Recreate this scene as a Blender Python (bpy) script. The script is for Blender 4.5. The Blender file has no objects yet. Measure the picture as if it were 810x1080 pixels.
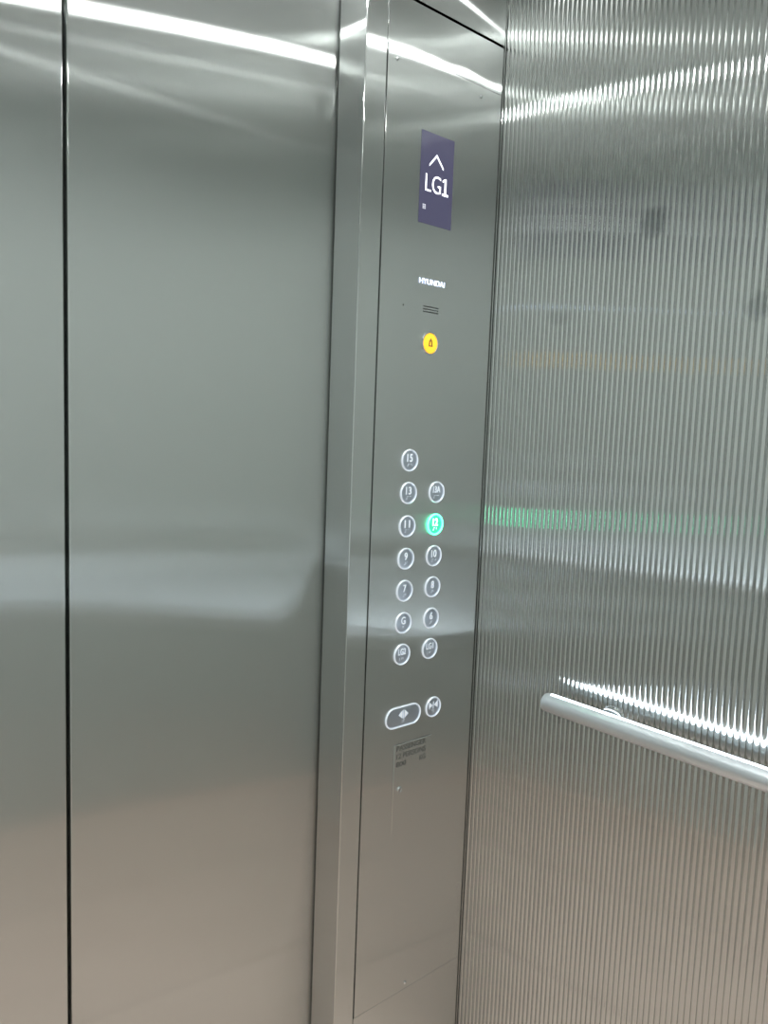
import bpy, bmesh, math, random
from mathutils import Vector, Matrix

S = bpy.context.scene
COL = S.collection

# ------------------------------------------------------------------ camera
F_PX = 813.47
right = Vector((0.75727420, -0.65203994, 0.03714448))
up = Vector((0.03980715, 0.10285080, 0.99389995))
fwd = Vector((0.65188280, 0.75117617, -0.10384211))
cd = bpy.data.cameras.new('camera')
cam = bpy.data.objects.new('camera', cd)
COL.objects.link(cam)
cd.sensor_fit = 'HORIZONTAL'
cd.sensor_width = 36.0
cd.lens = 36.0 * F_PX / 810.0
cd.clip_start = 0.01
m = Matrix.Identity(4)
for i in range(3):
    m[i][0] = right[i]
    m[i][1] = up[i]
    m[i][2] = -fwd[i]
m.translation = (-1.15716, -1.03244, 1.37465)
cam.matrix_world = m
S.camera = cam

# ------------------------------------------------------------------ world, exposure
w = bpy.data.worlds.new('world')
S.world = w
w.use_nodes = True
w.node_tree.nodes['Background'].inputs[0].default_value = (0.02, 0.02, 0.02, 1)
w.node_tree.nodes['Background'].inputs[1].default_value = 0.2
S.view_settings.view_transform = 'Standard'
S.view_settings.look = 'None'
S.view_settings.exposure = 0.34
S.view_settings.gamma = 1.0
S.view_settings.use_curve_mapping = False
S.cycles.max_bounces = 16
S.cycles.glossy_bounces = 14
S.cycles.diffuse_bounces = 6
S.cycles.sample_clamp_indirect = 8.0
S.cycles.use_denoising = True

LIGHT_COL = (0.96, 1.0, 0.98)
DOWN_W = 5000.0          # radiance of the ceiling downlights
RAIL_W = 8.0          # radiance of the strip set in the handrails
CEIL = 2.40
XL, YB = -1.572, -1.50   # left wall, back wall

# ------------------------------------------------------------------ materials
def new_mat(name):
    mt = bpy.data.materials.new(name)
    mt.use_nodes = True
    return mt, mt.node_tree.nodes, mt.node_tree.links, mt.node_tree.nodes['Principled BSDF']

def steel(name, col=(0.63, 0.648, 0.637), ax=0.45, ay=0.005, haze=0.12, hx=0.5, hy=0.06, bump=None):
    """Vertically brushed steel: a lobe that is sharp along the grain and wide
    across it, plus a soft haze lobe."""
    mt, N, L, P = new_mat(name)
    N.remove(P)
    g = N.new('ShaderNodeNewGeometry')
    cr = N.new('ShaderNodeVectorMath'); cr.operation = 'CROSS_PRODUCT'
    L.new(g.outputs['Normal'], cr.inputs[0])
    cr.inputs[1].default_value = (0, 0, 1)
    base = N.new('ShaderNodeRGB'); base.name = 'steel_colour'
    base.outputs[0].default_value = (*col, 1)
    lobes = []
    for u, v in ((ax, ay), (hx, hy)):
        b = N.new('ShaderNodeBsdfAnisotropic')
        b.distribution = 'BECKMANN'
        b.inputs['Roughness'].default_value = (u * v) ** 0.25
        b.inputs['Anisotropy'].default_value = (v / u) ** 0.5 - 1.0
        L.new(base.outputs[0], b.inputs['Color'])
        L.new(cr.outputs[0], b.inputs['Tangent'])
        lobes.append(b)
    mx = N.new('ShaderNodeMixShader')
    mx.inputs[0].default_value = haze
    L.new(lobes[0].outputs[0], mx.inputs[1])
    L.new(lobes[1].outputs[0], mx.inputs[2])
    L.new(mx.outputs[0], N['Material Output'].inputs['Surface'])
    if bump:
        scale, strength, dist = bump
        tc = N.new('ShaderNodeTexCoord')
        nz = N.new('ShaderNodeTexNoise')
        nz.inputs['Scale'].default_value = scale
        nz.inputs['Detail'].default_value = 0.5
        L.new(tc.outputs['Object'], nz.inputs['Vector'])
        b = N.new('ShaderNodeBump')
        b.inputs['Strength'].default_value = strength
        b.inputs['Distance'].default_value = dist
        L.new(nz.outputs[0], b.inputs['Height'])
        for q in lobes:
            L.new(b.outputs[0], q.inputs['Normal'])
    return mt

def plain(name, col, rough=0.5, metal=0.0, emit=None, estr=0.0, coat=0.0, trans=0.0):
    mt, N, L, P = new_mat(name)
    P.inputs['Base Color'].default_value = (*col, 1)
    P.inputs['Roughness'].default_value = rough
    P.inputs['Metallic'].default_value = metal
    P.inputs['Coat Weight'].default_value = coat
    P.inputs['Transmission Weight'].default_value = trans
    if emit:
        P.inputs['Emission Color'].default_value = (*emit, 1)
        P.inputs['Emission Strength'].default_value = estr
    return mt

M = {}
M['door'] = steel('brushed_steel_door')
M['panel'] = steel('brushed_steel_panel', bump=(4.0, 0.4, 0.003))
M['return'] = steel('brushed_steel_return', bump=(9.0, 0.35, 0.003))
M['transom'] = steel('brushed_steel_transom')
M['backwall'] = plain('pale_grey_laminate', (0.66, 0.69, 0.68), 0.45)
M['added_dado'] = plain('added_dado_grey', (0.58, 0.61, 0.60), 0.45)
M['ceiling'] = plain('grey_ceiling_panel', (0.68, 0.70, 0.69), 0.5)
M['chrome'] = plain('polished_steel', (0.74, 0.75, 0.76), 0.12, 1.0)
M['rail'] = plain('satin_rail_steel', (0.84, 0.88, 0.93), 0.30, 0.78)
M['dark'] = plain('dark_gap', (0.012, 0.012, 0.012), 0.8)
M['slot'] = plain('slot_shadow', (0.02, 0.022, 0.022), 0.7)
M['glass'] = plain('display_glass', (0.03, 0.03, 0.045), 0.12, 0, (0.070, 0.066, 0.128), 0.60)
M['white_lit'] = plain('display_white', (0.8, 0.8, 0.85), 0.4, 0, (0.90, 0.92, 1.0), 1.6)
M['icon_lit'] = plain('display_icon', (0.45, 0.45, 0.5), 0.4, 0, (0.75, 0.75, 0.88), 0.22)
M['sign_lit'] = plain('sign_lit', (0.8, 0.8, 0.9), 0.4, 0, (0.58, 0.70, 1.0), 2.2)
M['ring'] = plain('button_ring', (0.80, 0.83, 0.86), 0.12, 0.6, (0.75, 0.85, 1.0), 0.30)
M['face'] = plain('button_face', (0.52, 0.57, 0.65), 0.40, 0.9)
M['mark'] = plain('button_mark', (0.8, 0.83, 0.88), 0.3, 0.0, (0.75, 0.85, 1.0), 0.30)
M['green_ring'] = plain('button_ring_lit', (0.3, 0.8, 0.6), 0.2, 0, (0.04, 1.0, 0.45), 6.0)
M['green_mark'] = plain('button_mark_lit', (0.6, 0.9, 0.8), 0.3, 0, (0.45, 1.0, 0.75), 4.0)
M['green_face'] = plain('button_face_lit', (0.12, 0.45, 0.35), 0.3, 0.3, (0.02, 0.55, 0.32), 0.7)
M['yellow'] = plain('alarm_yellow', (0.9, 0.5, 0.03), 0.25, 0, (1.0, 0.52, 0.03), 0.65, coat=0.5)
M['bell'] = plain('alarm_bell', (0.10, 0.05, 0.02), 0.5)
M['engrave'] = plain('engraved_grey', (0.10, 0.105, 0.10), 0.6, 0.3)

def emission(name, col, s):
    mt = bpy.data.materials.new(name)
    mt.use_nodes = True
    N, L = mt.node_tree.nodes, mt.node_tree.links
    N.clear()
    e = N.new('ShaderNodeEmission')
    e.inputs[0].default_value = (*col, 1)
    e.inputs[1].default_value = s
    o = N.new('ShaderNodeOutputMaterial')
    L.new(e.outputs[0], o.inputs[0])
    return mt
M['lamp'] = emission('downlight_lamp', LIGHT_COL, DOWN_W)
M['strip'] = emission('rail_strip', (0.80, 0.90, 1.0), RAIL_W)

def floor_mat():
    mt, N, L, P = new_mat('beige_stone_floor')
    tc = N.new('ShaderNodeTexCoord')
    nz = N.new('ShaderNodeTexNoise'); nz.inputs['Scale'].default_value = 5
    nz.inputs['Detail'].default_value = 8
    L.new(tc.outputs['Object'], nz.inputs['Vector'])
    cr = N.new('ShaderNodeValToRGB')
    cr.color_ramp.elements[0].position = 0.3
    cr.color_ramp.elements[0].color = (0.72, 0.555, 0.485, 1)
    cr.color_ramp.elements[1].position = 0.7
    cr.color_ramp.elements[1].color = (0.81, 0.645, 0.57, 1)
    L.new(nz.outputs[0], cr.inputs[0])
    br = N.new('ShaderNodeTexBrick')
    br.offset = 0
    br.inputs['Scale'].default_value = 1.0
    br.inputs['Brick Width'].default_value = 0.5
    br.inputs['Row Height'].default_value = 0.5
    br.inputs['Mortar Size'].default_value = 0.003
    br.inputs['Mortar'].default_value = (0.18, 0.14, 0.11, 1)
    L.new(tc.outputs['Object'], br.inputs['Vector'])
    L.new(cr.outputs[0], br.inputs['Color1'])
    L.new(cr.outputs[0], br.inputs['Color2'])
    L.new(br.outputs[0], P.inputs['Base Color'])
    P.inputs['Roughness'].default_value = 0.35
    return mt
M['floor'] = floor_mat()

def flute_mat():
    """Ribbed steel with three small rubbed marks worn into the sheet."""
    mt = steel('ribbed_steel', ax=0.07, ay=0.005, haze=0.12, hx=0.2, hy=0.06)
    N, L = mt.node_tree.nodes, mt.node_tree.links
    base = N['steel_colour']
    tc = N.new('ShaderNodeTexCoord')
    nz = N.new('ShaderNodeTexNoise'); nz.inputs['Scale'].default_value = 90
    L.new(tc.outputs['Object'], nz.inputs['Vector'])
    sp = N.new('ShaderNodeVectorMath'); sp.operation = 'MULTIPLY_ADD'
    L.new(nz.outputs['Color'], sp.inputs[0])
    sp.inputs[1].default_value = (0.0, 0.022, 0.022)
    L.new(tc.outputs['Object'], sp.inputs[2])
    total = None
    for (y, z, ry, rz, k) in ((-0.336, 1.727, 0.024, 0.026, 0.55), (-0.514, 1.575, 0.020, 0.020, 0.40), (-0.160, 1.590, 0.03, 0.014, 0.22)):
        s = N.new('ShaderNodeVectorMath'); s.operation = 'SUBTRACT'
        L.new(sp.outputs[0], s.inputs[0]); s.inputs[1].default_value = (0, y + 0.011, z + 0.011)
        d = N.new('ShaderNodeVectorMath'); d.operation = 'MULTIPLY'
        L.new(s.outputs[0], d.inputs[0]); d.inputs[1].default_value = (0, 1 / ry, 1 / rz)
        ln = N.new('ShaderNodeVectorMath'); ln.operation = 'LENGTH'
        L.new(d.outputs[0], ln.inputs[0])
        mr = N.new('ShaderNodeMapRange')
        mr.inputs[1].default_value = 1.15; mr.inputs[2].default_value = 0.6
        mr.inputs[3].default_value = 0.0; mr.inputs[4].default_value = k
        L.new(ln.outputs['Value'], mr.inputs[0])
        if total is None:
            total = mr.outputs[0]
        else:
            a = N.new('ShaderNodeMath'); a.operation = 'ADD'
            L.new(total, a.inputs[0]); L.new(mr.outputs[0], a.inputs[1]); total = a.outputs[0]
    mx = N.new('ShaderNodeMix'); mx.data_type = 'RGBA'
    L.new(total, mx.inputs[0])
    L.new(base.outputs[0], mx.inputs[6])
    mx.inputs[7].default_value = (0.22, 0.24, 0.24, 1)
    for q in N:
        if q.type == 'BSDF_ANISOTROPIC' or q.bl_idname == 'ShaderNodeBsdfAnisotropic':
            L.new(mx.outputs[2], q.inputs['Color'])
    return mt
M['flute'] = flute_mat()

# ------------------------------------------------------------------ helpers
def link(name, me, mat, parent=None, loc=(0, 0, 0)):
    o = bpy.data.objects.new(name, me)
    COL.objects.link(o)
    mats = mat if isinstance(mat, (list, tuple)) else [mat]
    for k in mats:
        if k.name not in me.materials:
            me.materials.append(k)
    o.location = loc
    if parent:
        o.parent = parent
    return o

def to_mesh(name, bm, smooth=False):
    me = bpy.data.meshes.new(name)
    bmesh.ops.recalc_face_normals(bm, faces=bm.faces)
    bm.to_mesh(me)
    bm.free()
    if smooth:
        for p in me.polygons:
            p.use_smooth = True
        me.set_sharp_from_angle(angle=math.radians(40))
    return me

def obj(name, bm, mat, parent=None, loc=(0, 0, 0), smooth=False):
    return link(name, to_mesh(name, bm, smooth), mat, parent, loc)

def thing(name, label, cat, loc=(0, 0, 0), group=None):
    o = bpy.data.objects.new(name, None)
    COL.objects.link(o)
    o.location = loc
    o.empty_display_size = 0.05
    o['label'] = label
    o['category'] = cat
    if group:
        o['group'] = group
    return o

def tag(o, label, cat, group=None):
    o['label'] = label
    o['category'] = cat
    if group:
        o['group'] = group
    return o

def struct(o, label=None, cat=None):
    o['kind'] = 'structure'
    if label:
        o['label'] = label
        o['category'] = cat
    return o

def box(bm, x0, x1, y0, y1, z0, z1, bev=0.0, mi=0):
    r = bmesh.ops.create_cube(bm, size=1)
    vs = r['verts']
    bmesh.ops.scale(bm, vec=(x1 - x0, y1 - y0, z1 - z0), verts=vs)
    bmesh.ops.translate(bm, vec=((x0 + x1) / 2, (y0 + y1) / 2, (z0 + z1) / 2), verts=vs)
    fs = list({f for v in vs for f in v.link_faces})
    for f in fs:
        f.material_index = mi
    if bev:
        es = list({e for v in vs for e in v.link_edges})
        rr = bmesh.ops.bevel(bm, geom=es, offset=bev, segments=3, profile=0.5, affect='EDGES')
        for f in rr['faces']:
            f.smooth = True

def lathe(bm, prof, seg=40, axis='Y', center=(0, 0, 0), rx=1.0, rz=1.0):
    """Revolve (radius, depth) pairs about an axis; depth runs along the axis."""
    rings = []
    for (r, d) in prof:
        ring = []
        if r < 1e-7:
            ring = [bm.verts.new(_ax(axis, 0, 0, d, center))]
        else:
            for i in range(seg):
                a = 2 * math.pi * i / seg
                ring.append(bm.verts.new(_ax(axis, r * math.cos(a) * rx, r * math.sin(a) * rz, d, center)))
        rings.append(ring)
    for a, b in zip(rings, rings[1:]):
        if len(a) == 1 and len(b) == 1:
            continue
        for i in range(seg):
            j = (i + 1) % seg
            if len(a) == 1:
                bm.faces.new((a[0], b[i], b[j]))
            elif len(b) == 1:
                bm.faces.new((a[i], a[j], b[0]))
            else:
                bm.faces.new((a[i], a[j], b[j], b[i]))

def _ax(axis, u, v, d, c):
    if axis == 'Y':
        return (c[0] + u, c[1] + d, c[2] + v)
    if axis == 'X':
        return (c[0] + d, c[1] + u, c[2] + v)
    return (c[0] + u, c[1] + v, c[2] + d)

def stadium(hx, hz, n=16):
    """Outline of a horizontal pill, half width hx, half height hz."""
    pts = []
    for i in range(n + 1):
        a = -math.pi / 2 + math.pi * i / n
        pts.append((hx - hz + hz * math.cos(a), hz * math.sin(a)))
    for i in range(n + 1):
        a = math.pi / 2 + math.pi * i / n
        pts.append((-hx + hz + hz * math.cos(a), hz * math.sin(a)))
    return pts

def loft(bm, loops, cap=True):
    """Bridge outlines given as lists of 3-D points."""
    rings = [[bm.verts.new(p) for p in lp] for lp in loops]
    n = len(rings[0])
    for a, b in zip(rings, rings[1:]):
        for i in range(n):
            j = (i + 1) % n
            bm.faces.new((a[i], a[j], b[j], b[i]))
    if cap:
        bm.faces.new(rings[-1])

def prism(bm, pts, y0, y1):
    """Extrude an outline lying in the x-z plane from y0 (front) to y1."""
    a = [bm.verts.new((x, y0, z)) for x, z in pts]
    b = [bm.verts.new((x, y1, z)) for x, z in pts]
    bm.faces.new(a)
    bm.faces.new(b)
    n = len(pts)
    for i in range(n):
        j = (i + 1) % n
        bm.faces.new((a[i], a[j], b[j], b[i]))

def text_mesh(name, s, x0, x1, z0, z1, y=0.0, thick=0.0004, bold=0.0):
    """Lettering fitted to a rectangle of the x-z plane, facing -y."""
    cu = bpy.data.curves.new(name, 'FONT')
    cu.body = s
    cu.extrude = 0.01
    cu.offset = bold
    to = bpy.data.objects.new(name + '_tmp', cu)
    COL.objects.link(to)
    dg = bpy.context.evaluated_depsgraph_get()
    dg.update()
    me = bpy.data.meshes.new_from_object(to.evaluated_get(dg))
    me.name = name
    COL.objects.unlink(to)
    bpy.data.objects.remove(to)
    xs = [v.co.x for v in me.vertices]
    ys = [v.co.y for v in me.vertices]
    ax, bx = min(xs), max(xs)
    ay, by = min(ys), max(ys)
    for v in me.vertices:
        u = (v.co.x - ax) / (bx - ax)
        t = (v.co.y - ay) / (by - ay)
        front = v.co.z > 0
        v.co = (x0 + u * (x1 - x0), y - (thick if front else 0.0), z0 + t * (z1 - z0))
    me.materials.clear()
    return me

# ------------------------------------------------------------------ structure
bm = bmesh.new(); box(bm, XL - 0.05, 0.05, YB - 0.05, 0.13, -0.05, 0)
struct(obj('floor', bm, M['floor']))
bm = bmesh.new(); box(bm, XL - 0.05, 0.05, YB - 0.05, 0.13, CEIL, CEIL + 0.05)
struct(obj('ceiling', bm, M['ceiling']))
bm = bmesh.new(); box(bm, XL - 0.05, 0.05, YB - 0.05, YB, 0, CEIL)
struct(obj('wall_back', bm, M['backwall']))
bm = bmesh.new(); box(bm, XL, 0, YB - 0.01, YB + 0.004, 0, 0.84, 0.001)
struct(obj('added_trim_1', bm, M['added_dado']))  # unseen darker lower panel, added to dim the doors' lower reflection

PITCH = 0.010
def ribbed(x, sgn, y0, y1, slope=30, seg=12, crown=1.0, depth=0.0):
    """Vertical rounded ribs parted by narrow grooves; sgn = direction of the room."""
    bm = bmesh.new()
    n = int(round((y1 - y0) / PITCH))
    p = (y1 - y0) / n
    hw = crown * p / 2
    R = hw / math.sin(math.radians(slope))
    c0 = R * math.cos(math.radians(slope))
    gw = p - 2 * hw
    def strip(pts):
        col = [(bm.verts.new((x + sgn * h, yy, 0)), bm.verts.new((x + sgn * h, yy, CEIL))) for yy, h in pts]
        for a, b in zip(col, col[1:]):
            q = (a[0], b[0], b[1], a[1])
            f = bm.faces.new(q if sgn < 0 else q[::-1])
            f.smooth = True
    for i in range(n):
        yc = y0 + (i + 0.5) * p
        strip([(yc + R * math.sin(a), R * math.cos(a) - c0) for a in (math.radians(-slope + 2 * slope * k / seg) for k in range(seg + 1))])
        if gw > 1e-5:
            strip([(yc + hw + gw * k / 6, -depth * math.sin(math.pi * k / 6) ** 0.7) for k in range(7)])
    xo = x - sgn * 0.05
    vs = [bm.verts.new(v) for v in ((xo, y0, 0), (xo, y1, 0), (xo, y1, CEIL), (xo, y0, CEIL))]
    bm.faces.new(vs if sgn > 0 else vs[::-1])
    me = bpy.data.meshes.new('ribbed_wall')
    bm.normal_update()
    bm.to_mesh(me); bm.free()
    return me
struct(link('wall_right', ribbed(0.0, -1, YB, 0.13), M['flute']))
bm = bmesh.new(); box(bm, XL - 0.05, XL, YB - 0.05, 0.13, 0, CEIL)
struct(obj('wall_left', bm, M['backwall']))

# front: return columns, transom, door leaves
JX, DY = -0.3372, 0.077
SEAM = -0.2901
FT, FB = 2.0140, 0.2710        # faceplate top and bottom
bm = bmesh.new()
box(bm, JX, SEAM - 0.0013, 0, 0.071, 0, 2.0985, 0.0016)
box(bm, SEAM - 0.0005, -0.0055, 0, 0.03, FT + 0.0004, 2.0985, 0.00025)
box(bm, SEAM - 0.0005, -0.0055, 0, 0.03, 0, FB - 0.0004, 0.00025)
box(bm, SEAM - 0.003, -0.0005, 0.025, 0.071, 0, 2.0985, 0, 1)
box(bm, -0.0052, -0.0009, 0.0035, 0.026, 0, 2.0985, 0, 1)
me = to_mesh('wall_front_right', bm)
struct(link('wall_front_right', me, [M['return'], M['dark']]))
bm = bmesh.new()
box(bm, XL + 0.0045, XL - JX, 0, 0.071, 0, 2.0985, 0.0016)
struct(obj('wall_front_left', bm, M['return']))
bm = bmesh.new()
box(bm, JX, -0.0035, 0, 0.071, 2.1035, CEIL, 0.0008)
box(bm, XL + 0.0035, XL - JX, 0, 0.071, 2.1035, CEIL, 0.0008)
box(bm, XL - JX + 0.0005, JX - 0.0005, 0, 0.071, 2.24, CEIL, 0.0008)
struct(obj('wall_front_top', bm, M['transom']))
bm = bmesh.new(); box(bm, XL - 0.05, 0.05, 0.128, 0.135, 0, CEIL)
struct(obj('wall_front_shaft', bm, M['dark']))

SX = -0.786
bm = bmesh.new(); box(bm, SX + 0.0026, -0.315, DY, DY + 0.03, 0.004, 2.30, 0.0022)
struct(obj('door_1', bm, M['door']), 'right-hand sliding door leaf of brushed steel next to the button column', 'door')
bm = bmesh.new(); box(bm, XL + 0.315, SX - 0.0026, DY, DY + 0.03, 0.004, 2.30, 0.0022)
struct(obj('door_2', bm, M['door']), 'left-hand sliding door leaf of brushed steel cut by the photo edge', 'door')

# ------------------------------------------------------------------ handrails
def handrail(x, z, sgn, y_near, y_far, label):
    """sgn = +1 when the wall lies towards +x of the tube."""
    r = 0.0163
    t = thing('handrail', label, 'handrail', (x, y_near, z))
    L = y_far - y_near
    bm = bmesh.new()
    prof = [(0, 0.0), (r - 0.0035, 0.0), (r - 0.0012, -0.0008), (r, -0.0035)]
    d = -1 if L < 0 else 1
    prof = [(0, 0), (r - 0.003, 0), (r - 0.0009, 0.0009 * d), (r, 0.003 * d), (r, L - 0.003 * d), (r - 0.0009, L - 0.0009 * d), (r - 0.003, L), (0, L)]
    lathe(bm, prof, 64, 'Y')
    obj('tube', bm, M['rail'], t, smooth=True)
    # strip let into the wall side of the tube
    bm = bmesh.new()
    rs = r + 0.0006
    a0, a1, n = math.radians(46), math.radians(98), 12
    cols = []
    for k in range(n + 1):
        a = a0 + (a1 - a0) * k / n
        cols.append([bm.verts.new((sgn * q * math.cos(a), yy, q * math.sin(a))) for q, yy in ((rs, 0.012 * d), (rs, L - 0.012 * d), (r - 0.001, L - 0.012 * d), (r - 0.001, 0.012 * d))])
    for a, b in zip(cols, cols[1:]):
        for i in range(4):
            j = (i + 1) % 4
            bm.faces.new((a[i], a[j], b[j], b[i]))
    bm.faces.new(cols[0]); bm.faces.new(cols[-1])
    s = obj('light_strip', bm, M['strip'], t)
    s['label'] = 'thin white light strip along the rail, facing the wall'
    gap = abs(x - (0 if sgn > 0 else XL))
    for yy in (-0.105, L / 2, L + 0.105):
        y = yy if L < 0 else -yy
        bm = bmesh.new()
        # rosette on the wall, and an arm bent up to the tube
        dx = sgn * gap
        zc = -0.012
        lathe(bm, [(0, dx - sgn * 0.0075), (0.0185, dx - sgn * 0.0075), (0.022, dx - sgn * 0.0055), (0.023, dx - sgn * 0.002), (0.023, dx)], 40, 'X', (0, y, zc))
        ro = obj('rosette', bm, M['chrome'], t, smooth=True)
        bm = bmesh.new()
        path = [Vector((dx - sgn * 0.006, y, zc)), Vector((dx - sgn * 0.02, y, zc)), Vector((sgn * 0.012, y, zc + 0.001)), Vector((sgn * 0.004, y, zc + 0.004)), Vector((0, y, zc + 0.012))]
        rings = []
        for i, p in enumerate(path):
            tg = (path[min(i + 1, len(path) - 1)] - path[max(i - 1, 0)]).normalized()
            sd = Vector((0, 1, 0)); nn = tg.cross(sd)
            rings.append([p + 0.006 * (math.cos(q * math.pi / 8) * sd + math.sin(q * math.pi / 8) * nn) for q in range(16)])
        loft(bm, rings)
        obj('bracket_arm', bm, M['chrome'], t, smooth=True)
    return t
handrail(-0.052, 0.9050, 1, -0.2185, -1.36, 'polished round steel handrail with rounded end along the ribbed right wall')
handrail(XL + 0.052, 0.9050, -1, -0.2185, -1.36, 'handrail on the left wall outside the picture, seen only as reflected light')

# ------------------------------------------------------------------ car operating panel
COPY = 0.0
cop = thing('control_panel', 'tall brushed steel elevator control panel with floor buttons and display beside the ribbed wall', 'control panel', (-0.147, 0.0, FB))
OX, OZ = -0.147, FB
def cl(x, z, y=0.0):
    return (x - OX, y, z - OZ)

bm = bmesh.new()
box(bm, SEAM + 0.0013 - OX, -0.0060 - OX, 0.0, 0.024, 0, FT - OZ, 0.00025)
obj('faceplate', bm, M['panel'], cop)

# display
DX0, DX1, DZ0, DZ1 = -0.2072, -0.1258, 1.7436, 1.8995
bm = bmesh.new()
box(bm, -0.0407, 0.0407, -0.0008, 0.002, -0.07795, 0.07795, 0.0004)
disp = obj('display_screen', bm, M['glass'], cop, cl((DX0 + DX1) / 2, (DZ0 + DZ1) / 2))
disp['label'] = 'dark violet display showing an up arrow and LG1'
DC = ((DX0 + DX1) / 2, (DZ0 + DZ1) / 2)
bm = bmesh.new()
ax, az = -0.1687 - DC[0], 1.8657 - DC[1]
hw, hh, th = 0.0172, 0.0195, 0.0034
prism(bm, [(ax - hw, az - hh), (ax, az), (ax + hw, az - hh), (ax + hw, az - hh - th), (ax + 0.0, az - th * 1.25), (ax - hw, az - hh - th)][::-1], -0.0011, -0.0007)
obj('up_arrow', bm, M['white_lit'], disp)
link('floor_indicator', text_mesh('floor_indicator', 'LG', -0.1938 - DC[0], -0.1562 - DC[0], 1.7995 - DC[1], 1.8290 - DC[1], -0.0008, bold=-0.012), M['white_lit'], disp)
bm = bmesh.new()
q = [(0.0055, 0), (0.0095, 0), (0.0095, 0.0295), (0.0062, 0.0295), (0.0004, 0.0262), (0.0004, 0.0228), (0.0055, 0.0255)]
qx, qz = -0.1522 - DC[0], 1.7995 - DC[1]
prism(bm, [(qx + x, qz + z) for x, z in q], -0.0012, -0.0008)
box(bm, qx, qx + 0.0150, -0.0012, -0.0008, qz, qz + 0.0036)
obj('floor_indicator', bm, M['white_lit'], disp)
bm = bmesh.new()
for i in (0, 1):
    for k in (0, 1, 2):
        box(bm, -0.0322 + i * 0.0040, -0.0290 + i * 0.0040, -0.0011, -0.0008, -0.0535 + k * 0.0030, -0.0512 + k * 0.0030)
obj('status_icon', bm, M['icon_lit'], disp)

# lit maker's sign
me = text_mesh('lit_sign', 'HYUNDAI', -0.0313, 0.0313, -0.0047, 0.0047, 0.0, thick=0.0006, bold=-0.012)
o = link('lit_sign', me, M['sign_lit'], cop, cl(-0.1667, 1.6450))
o['label'] = 'glowing bluish white lettering'

# microphone hole and speaker slots
bm = bmesh.new()
lathe(bm, [(0, -0.0003), (0.0014, -0.0003), (0.0016, 0.0)], 16)
obj('microphone_hole', bm, M['slot'], cop, cl(-0.2343, 1.5968))
bm = bmesh.new()
for k in range(3):
    zz = 0.0046 - 0.0046 * k
    prism(bm, [(x, z + zz) for x, z in stadium(0.0196, 0.00085, 6)], -0.0003, 0.001)
obj('speaker_slots', bm, M['slot'], cop, cl(-0.1673, 1.5967))

# alarm button
bm = bmesh.new()
lathe(bm, [(0.0205, 0.0), (0.0205, -0.0015), (0.0198, -0.0026), (0.0187, -0.0029), (0.0180, -0.0022), (0.0178, -0.0010)], 48)
alarm = obj('alarm_button', bm, M['chrome'], cop, cl(-0.1664, 1.5368), smooth=True)
alarm['label'] = 'round yellow alarm button with a dark bell sign'
bm = bmesh.new()
lathe(bm, [(0.0179, -0.0010), (0.0170, -0.0022), (0.013, -0.0026), (0, -0.0024)], 48)
obj('button_face', bm, M['yellow'], alarm, smooth=True)
def bell_outline(s):
    pts = [(-0.55, -0.55), (-0.42, -0.40), (-0.40, 0.15), (-0.32, 0.48), (-0.12, 0.66), (-0.10, 0.85), (0.10, 0.85), (0.12, 0.66), (0.32, 0.48), (0.40, 0.15), (0.42, -0.40), (0.55, -0.55)]
    return [(x * s, z * s) for x, z in pts]
bm = bmesh.new()
out = bell_outline(0.0100)
inn = [(x * 0.50, z * 0.62 - 0.0004) for x, z in out]
av = [bm.verts.new((x, -0.0031, z)) for x, z in out]
bv = [bm.verts.new((x, -0.0031, z)) for x, z in inn]
for i in range(len(out)):
    j = (i + 1) % len(out)
    bm.faces.new((av[i], av[j], bv[j], bv[i]))
r = bmesh.ops.extrude_face_region(bm, geom=bm.faces[:])
bmesh.ops.translate(bm, vec=(0, 0.0006, 0), verts=[v for v in r['geom'] if isinstance(v, bmesh.types.BMVert)])
obj('bell_sign', bm, M['bell'], alarm)

# floor buttons: clear ring round a grey face, numeral, raised dots
RING = [(0.0203, 0.0), (0.0203, -0.0016), (0.0196, -0.0028), (0.0189, -0.0032), (0.0181, -0.0028), (0.0175, -0.0014), (0.0174, -0.0004)]
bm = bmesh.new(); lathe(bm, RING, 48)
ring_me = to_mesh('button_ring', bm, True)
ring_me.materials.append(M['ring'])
bm = bmesh.new(); lathe(bm, [(0.0175, -0.0006), (0.0160, -0.0010), (0, -0.0008)], 48)
face_me = to_mesh('button_face', bm, True)
face_me.materials.append(M['face'])

def dots(patterns, z, mat, parent):
    bm = bmesh.new()
    n = len(patterns)
    for i, cells in enumerate(patterns):
        cx = (i - (n - 1) / 2) * 0.0046
        for cell in cells:
            c, rr = divmod(cell - 1, 3)
            lathe(bm, [(0.0007, -0.0008), (0.0006, -0.0013), (0, -0.0015)], 8, 'Y', (cx + (c - 0.5) * 0.0021, 0, z + (1 - rr) * 0.0021))
    obj('raised_dots', bm, mat, parent, smooth=True)

BR = {'1': (1,), '2': (1, 2), '3': (1, 4), '4': (1, 4, 5), '5': (1, 5), '6': (1, 2, 4), '7': (1, 2, 4, 5), '8': (1, 2, 5), '9': (2, 4), '0': (2, 4, 5), 'A': (1,), 'G': (1, 2, 4, 5), 'L': (1, 2, 3), '#': (3, 4, 5, 6)}
def braille(s):
    if s[0].isdigit():
        return [BR['#']] + [BR[c] for c in s]
    return [BR[c] for c in s]

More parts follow.
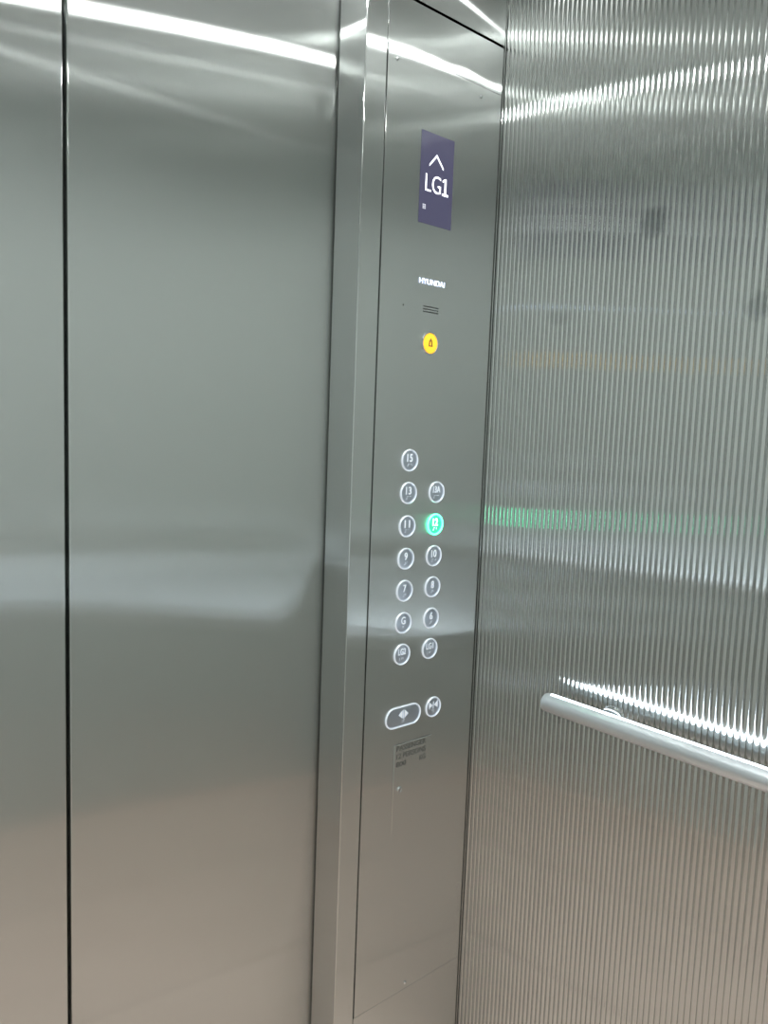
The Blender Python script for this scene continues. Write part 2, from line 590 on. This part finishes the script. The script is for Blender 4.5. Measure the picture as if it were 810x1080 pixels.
def floor_button(s, x, z, lit=False):
    b = link('floor_button', face_me if not lit else face_me.copy(), M['face'], cop, cl(x, z))
    if lit:
        b.data.materials.clear(); b.data.materials.append(M['green_face'])
        b['label'] = 'the one button glowing green, marked 12'
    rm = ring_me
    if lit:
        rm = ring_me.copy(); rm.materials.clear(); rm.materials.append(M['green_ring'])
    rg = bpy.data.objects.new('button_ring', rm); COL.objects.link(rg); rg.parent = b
    wd = 0.0105 if s == 'G' else {1: 0.0078, 2: 0.0136, 3: 0.0190}[len(s)]
    ht = 0.0142 if len(s) < 3 else 0.0125
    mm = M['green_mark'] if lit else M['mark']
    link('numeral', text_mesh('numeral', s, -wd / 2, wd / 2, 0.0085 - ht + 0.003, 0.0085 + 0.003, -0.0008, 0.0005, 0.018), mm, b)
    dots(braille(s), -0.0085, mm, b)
    return b

XBL, XBR = -0.2044, -0.1326
ZR = [1.3241, 1.2645, 1.2033, 1.1431, 1.0831, 1.0224, 0.9623]
for s, z in zip(('15', '13', '11', '9', '7', 'G', 'LG2'), ZR):
    floor_button(s, XBL, z)
for s, z in zip(('13A', '12', '10', '8', '6', 'LG1'), ZR[1:]):
    floor_button(s, XBR, z, lit=(s == '12'))

# door-open (pill) and door-close buttons
def pill(hx, hz, y):
    return [(x, y, z) for x, z in stadium(hx, hz)]
HX, HZ = 0.0450, 0.0205
bm = bmesh.new(); loft(bm, [pill(HX - 0.0029, HZ - 0.0029, -0.0006), pill(HX - 0.0045, HZ - 0.0045, -0.0010)])
op = obj('door_open_button', bm, M['face'], cop, cl(-0.1945, 0.8412), smooth=True)
op['label'] = 'wide pill-shaped door-open button'
bm = bmesh.new()
loft(bm, [pill(HX - k, HZ - k, y) for k, y in ((0, 0.0), (0, -0.0016), (0.0007, -0.0028), (0.0014, -0.0032), (0.0022, -0.0028), (0.0029, -0.0014), (0.0030, -0.0004))], cap=False)
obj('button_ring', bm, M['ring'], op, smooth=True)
def arrows(parent, z, s, outward):
    bm = bmesh.new()
    for d in (-1, 1):
        a, b = (0.22, 1.0) if outward else (1.0, 0.22)
        prism(bm, [(d * a * s, z - 0.62 * s), (d * b * s, z), (d * a * s, z + 0.62 * s)], -0.0014, -0.0008)
    box(bm, -0.07 * s, 0.07 * s, -0.0014, -0.0008, z - 0.66 * s, z + 0.66 * s)
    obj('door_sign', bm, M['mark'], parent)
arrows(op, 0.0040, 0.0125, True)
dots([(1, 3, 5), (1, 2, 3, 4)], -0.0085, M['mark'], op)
cb = bpy.data.objects.new('door_close_button', face_me); COL.objects.link(cb); cb.parent = cop
cb.location = cl(-0.1158, 0.8428)
cb['label'] = 'round door-close button below the floor buttons'
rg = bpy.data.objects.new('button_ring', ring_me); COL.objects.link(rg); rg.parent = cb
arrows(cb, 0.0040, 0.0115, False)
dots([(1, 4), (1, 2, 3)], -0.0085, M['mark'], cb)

# service hatch with engraved capacity and its lock
bm = bmesh.new()
HC = (-0.1655, 0.6990)
box(bm, -0.0490, 0.0490, -0.0018, 0.002, -0.0885, 0.0885, 0.0008)
hatch = obj('service_hatch', bm, M['panel'], cop, cl(*HC))
hatch['label'] = 'small flush service hatch engraved with the load capacity'
for s, x0, x1, z0 in (('PASSENGER', -0.2085, -0.1325, 0.7745), ('12 PERSONS', -0.2085, -0.1325, 0.7590), ('800', -0.2085, -0.1835, 0.7430), ('KG', -0.1480, -0.1325, 0.7430)):
    link('engraved_text', text_mesh('engraved_text', s, x0 - HC[0], x1 - HC[0], z0 - HC[1], z0 + 0.0105 - HC[1], -0.0018, 0.0002, 0.012), M['engrave'], hatch)
bm = bmesh.new()
lathe(bm, [(0.0062, 0.0), (0.0062, -0.0022), (0.0056, -0.0030), (0.0040, -0.0032), (0.0038, -0.0022), (0, -0.0022)], 32)
lk = obj('lock', bm, M['chrome'], hatch, (-0.1984 - HC[0], -0.0017, 0.6973 - HC[1]), smooth=True)
lk['label'] = 'small round chrome lock'
bm = bmesh.new()
prism(bm, [(-0.0007, -0.003), (0.0007, -0.003), (0.0007, 0.003), (-0.0007, 0.003)], -0.0024, -0.0020)
obj('keyhole', bm, M['slot'], lk)

def screw(x, z, parent, loc):
    bm = bmesh.new()
    lathe(bm, [(0.0034, 0.0), (0.0033, -0.0009), (0.0024, -0.0016), (0.0010, -0.0019), (0, -0.0010)], 20)
    obj('screw', bm, M['chrome'], parent, loc, smooth=True)
for x, z in ((-0.2687, 1.9951), (-0.0615, 1.9960), (-0.1597, 0.2837)):
    screw(x, z, cop, cl(x, z))

# ------------------------------------------------------------------ ceiling downlights
for x, y, q, where in ((-1.07, -0.12, 0.009, 'ceiling downlight nearest the left door leaf'), (-0.30, -0.83, 0.010, 'ceiling downlight over the middle of the right-hand rail'), (-0.30, -1.03, 0.0035, 'small ceiling downlight over the back of the right-hand rail'), (-1.27, -1.25, 0.0045, 'small ceiling downlight at the back left corner'), (-0.42, -0.38, 0.010, 'unseen fill downlight added above the button column')):  # last entry is a fill lamp added to brighten the car
    t = thing('downlight', where + ', outside the picture', 'downlight', (x, y, CEIL), 'ceiling downlights')
    bm = bmesh.new()
    lathe(bm, [(q + 0.014, 0.0), (q + 0.014, -0.004), (q + 0.010, -0.006), (q + 0.003, -0.005), (q - 0.0002, -0.001)], 40, 'Z')
    obj('bezel', bm, M['chrome'], t, smooth=True)
    bm = bmesh.new()
    lathe(bm, [(q, -0.0012), (q * 0.55, -0.002), (0, -0.0022)], 32, 'Z')
    obj('lamp', bm, M['lamp'], t, smooth=True)
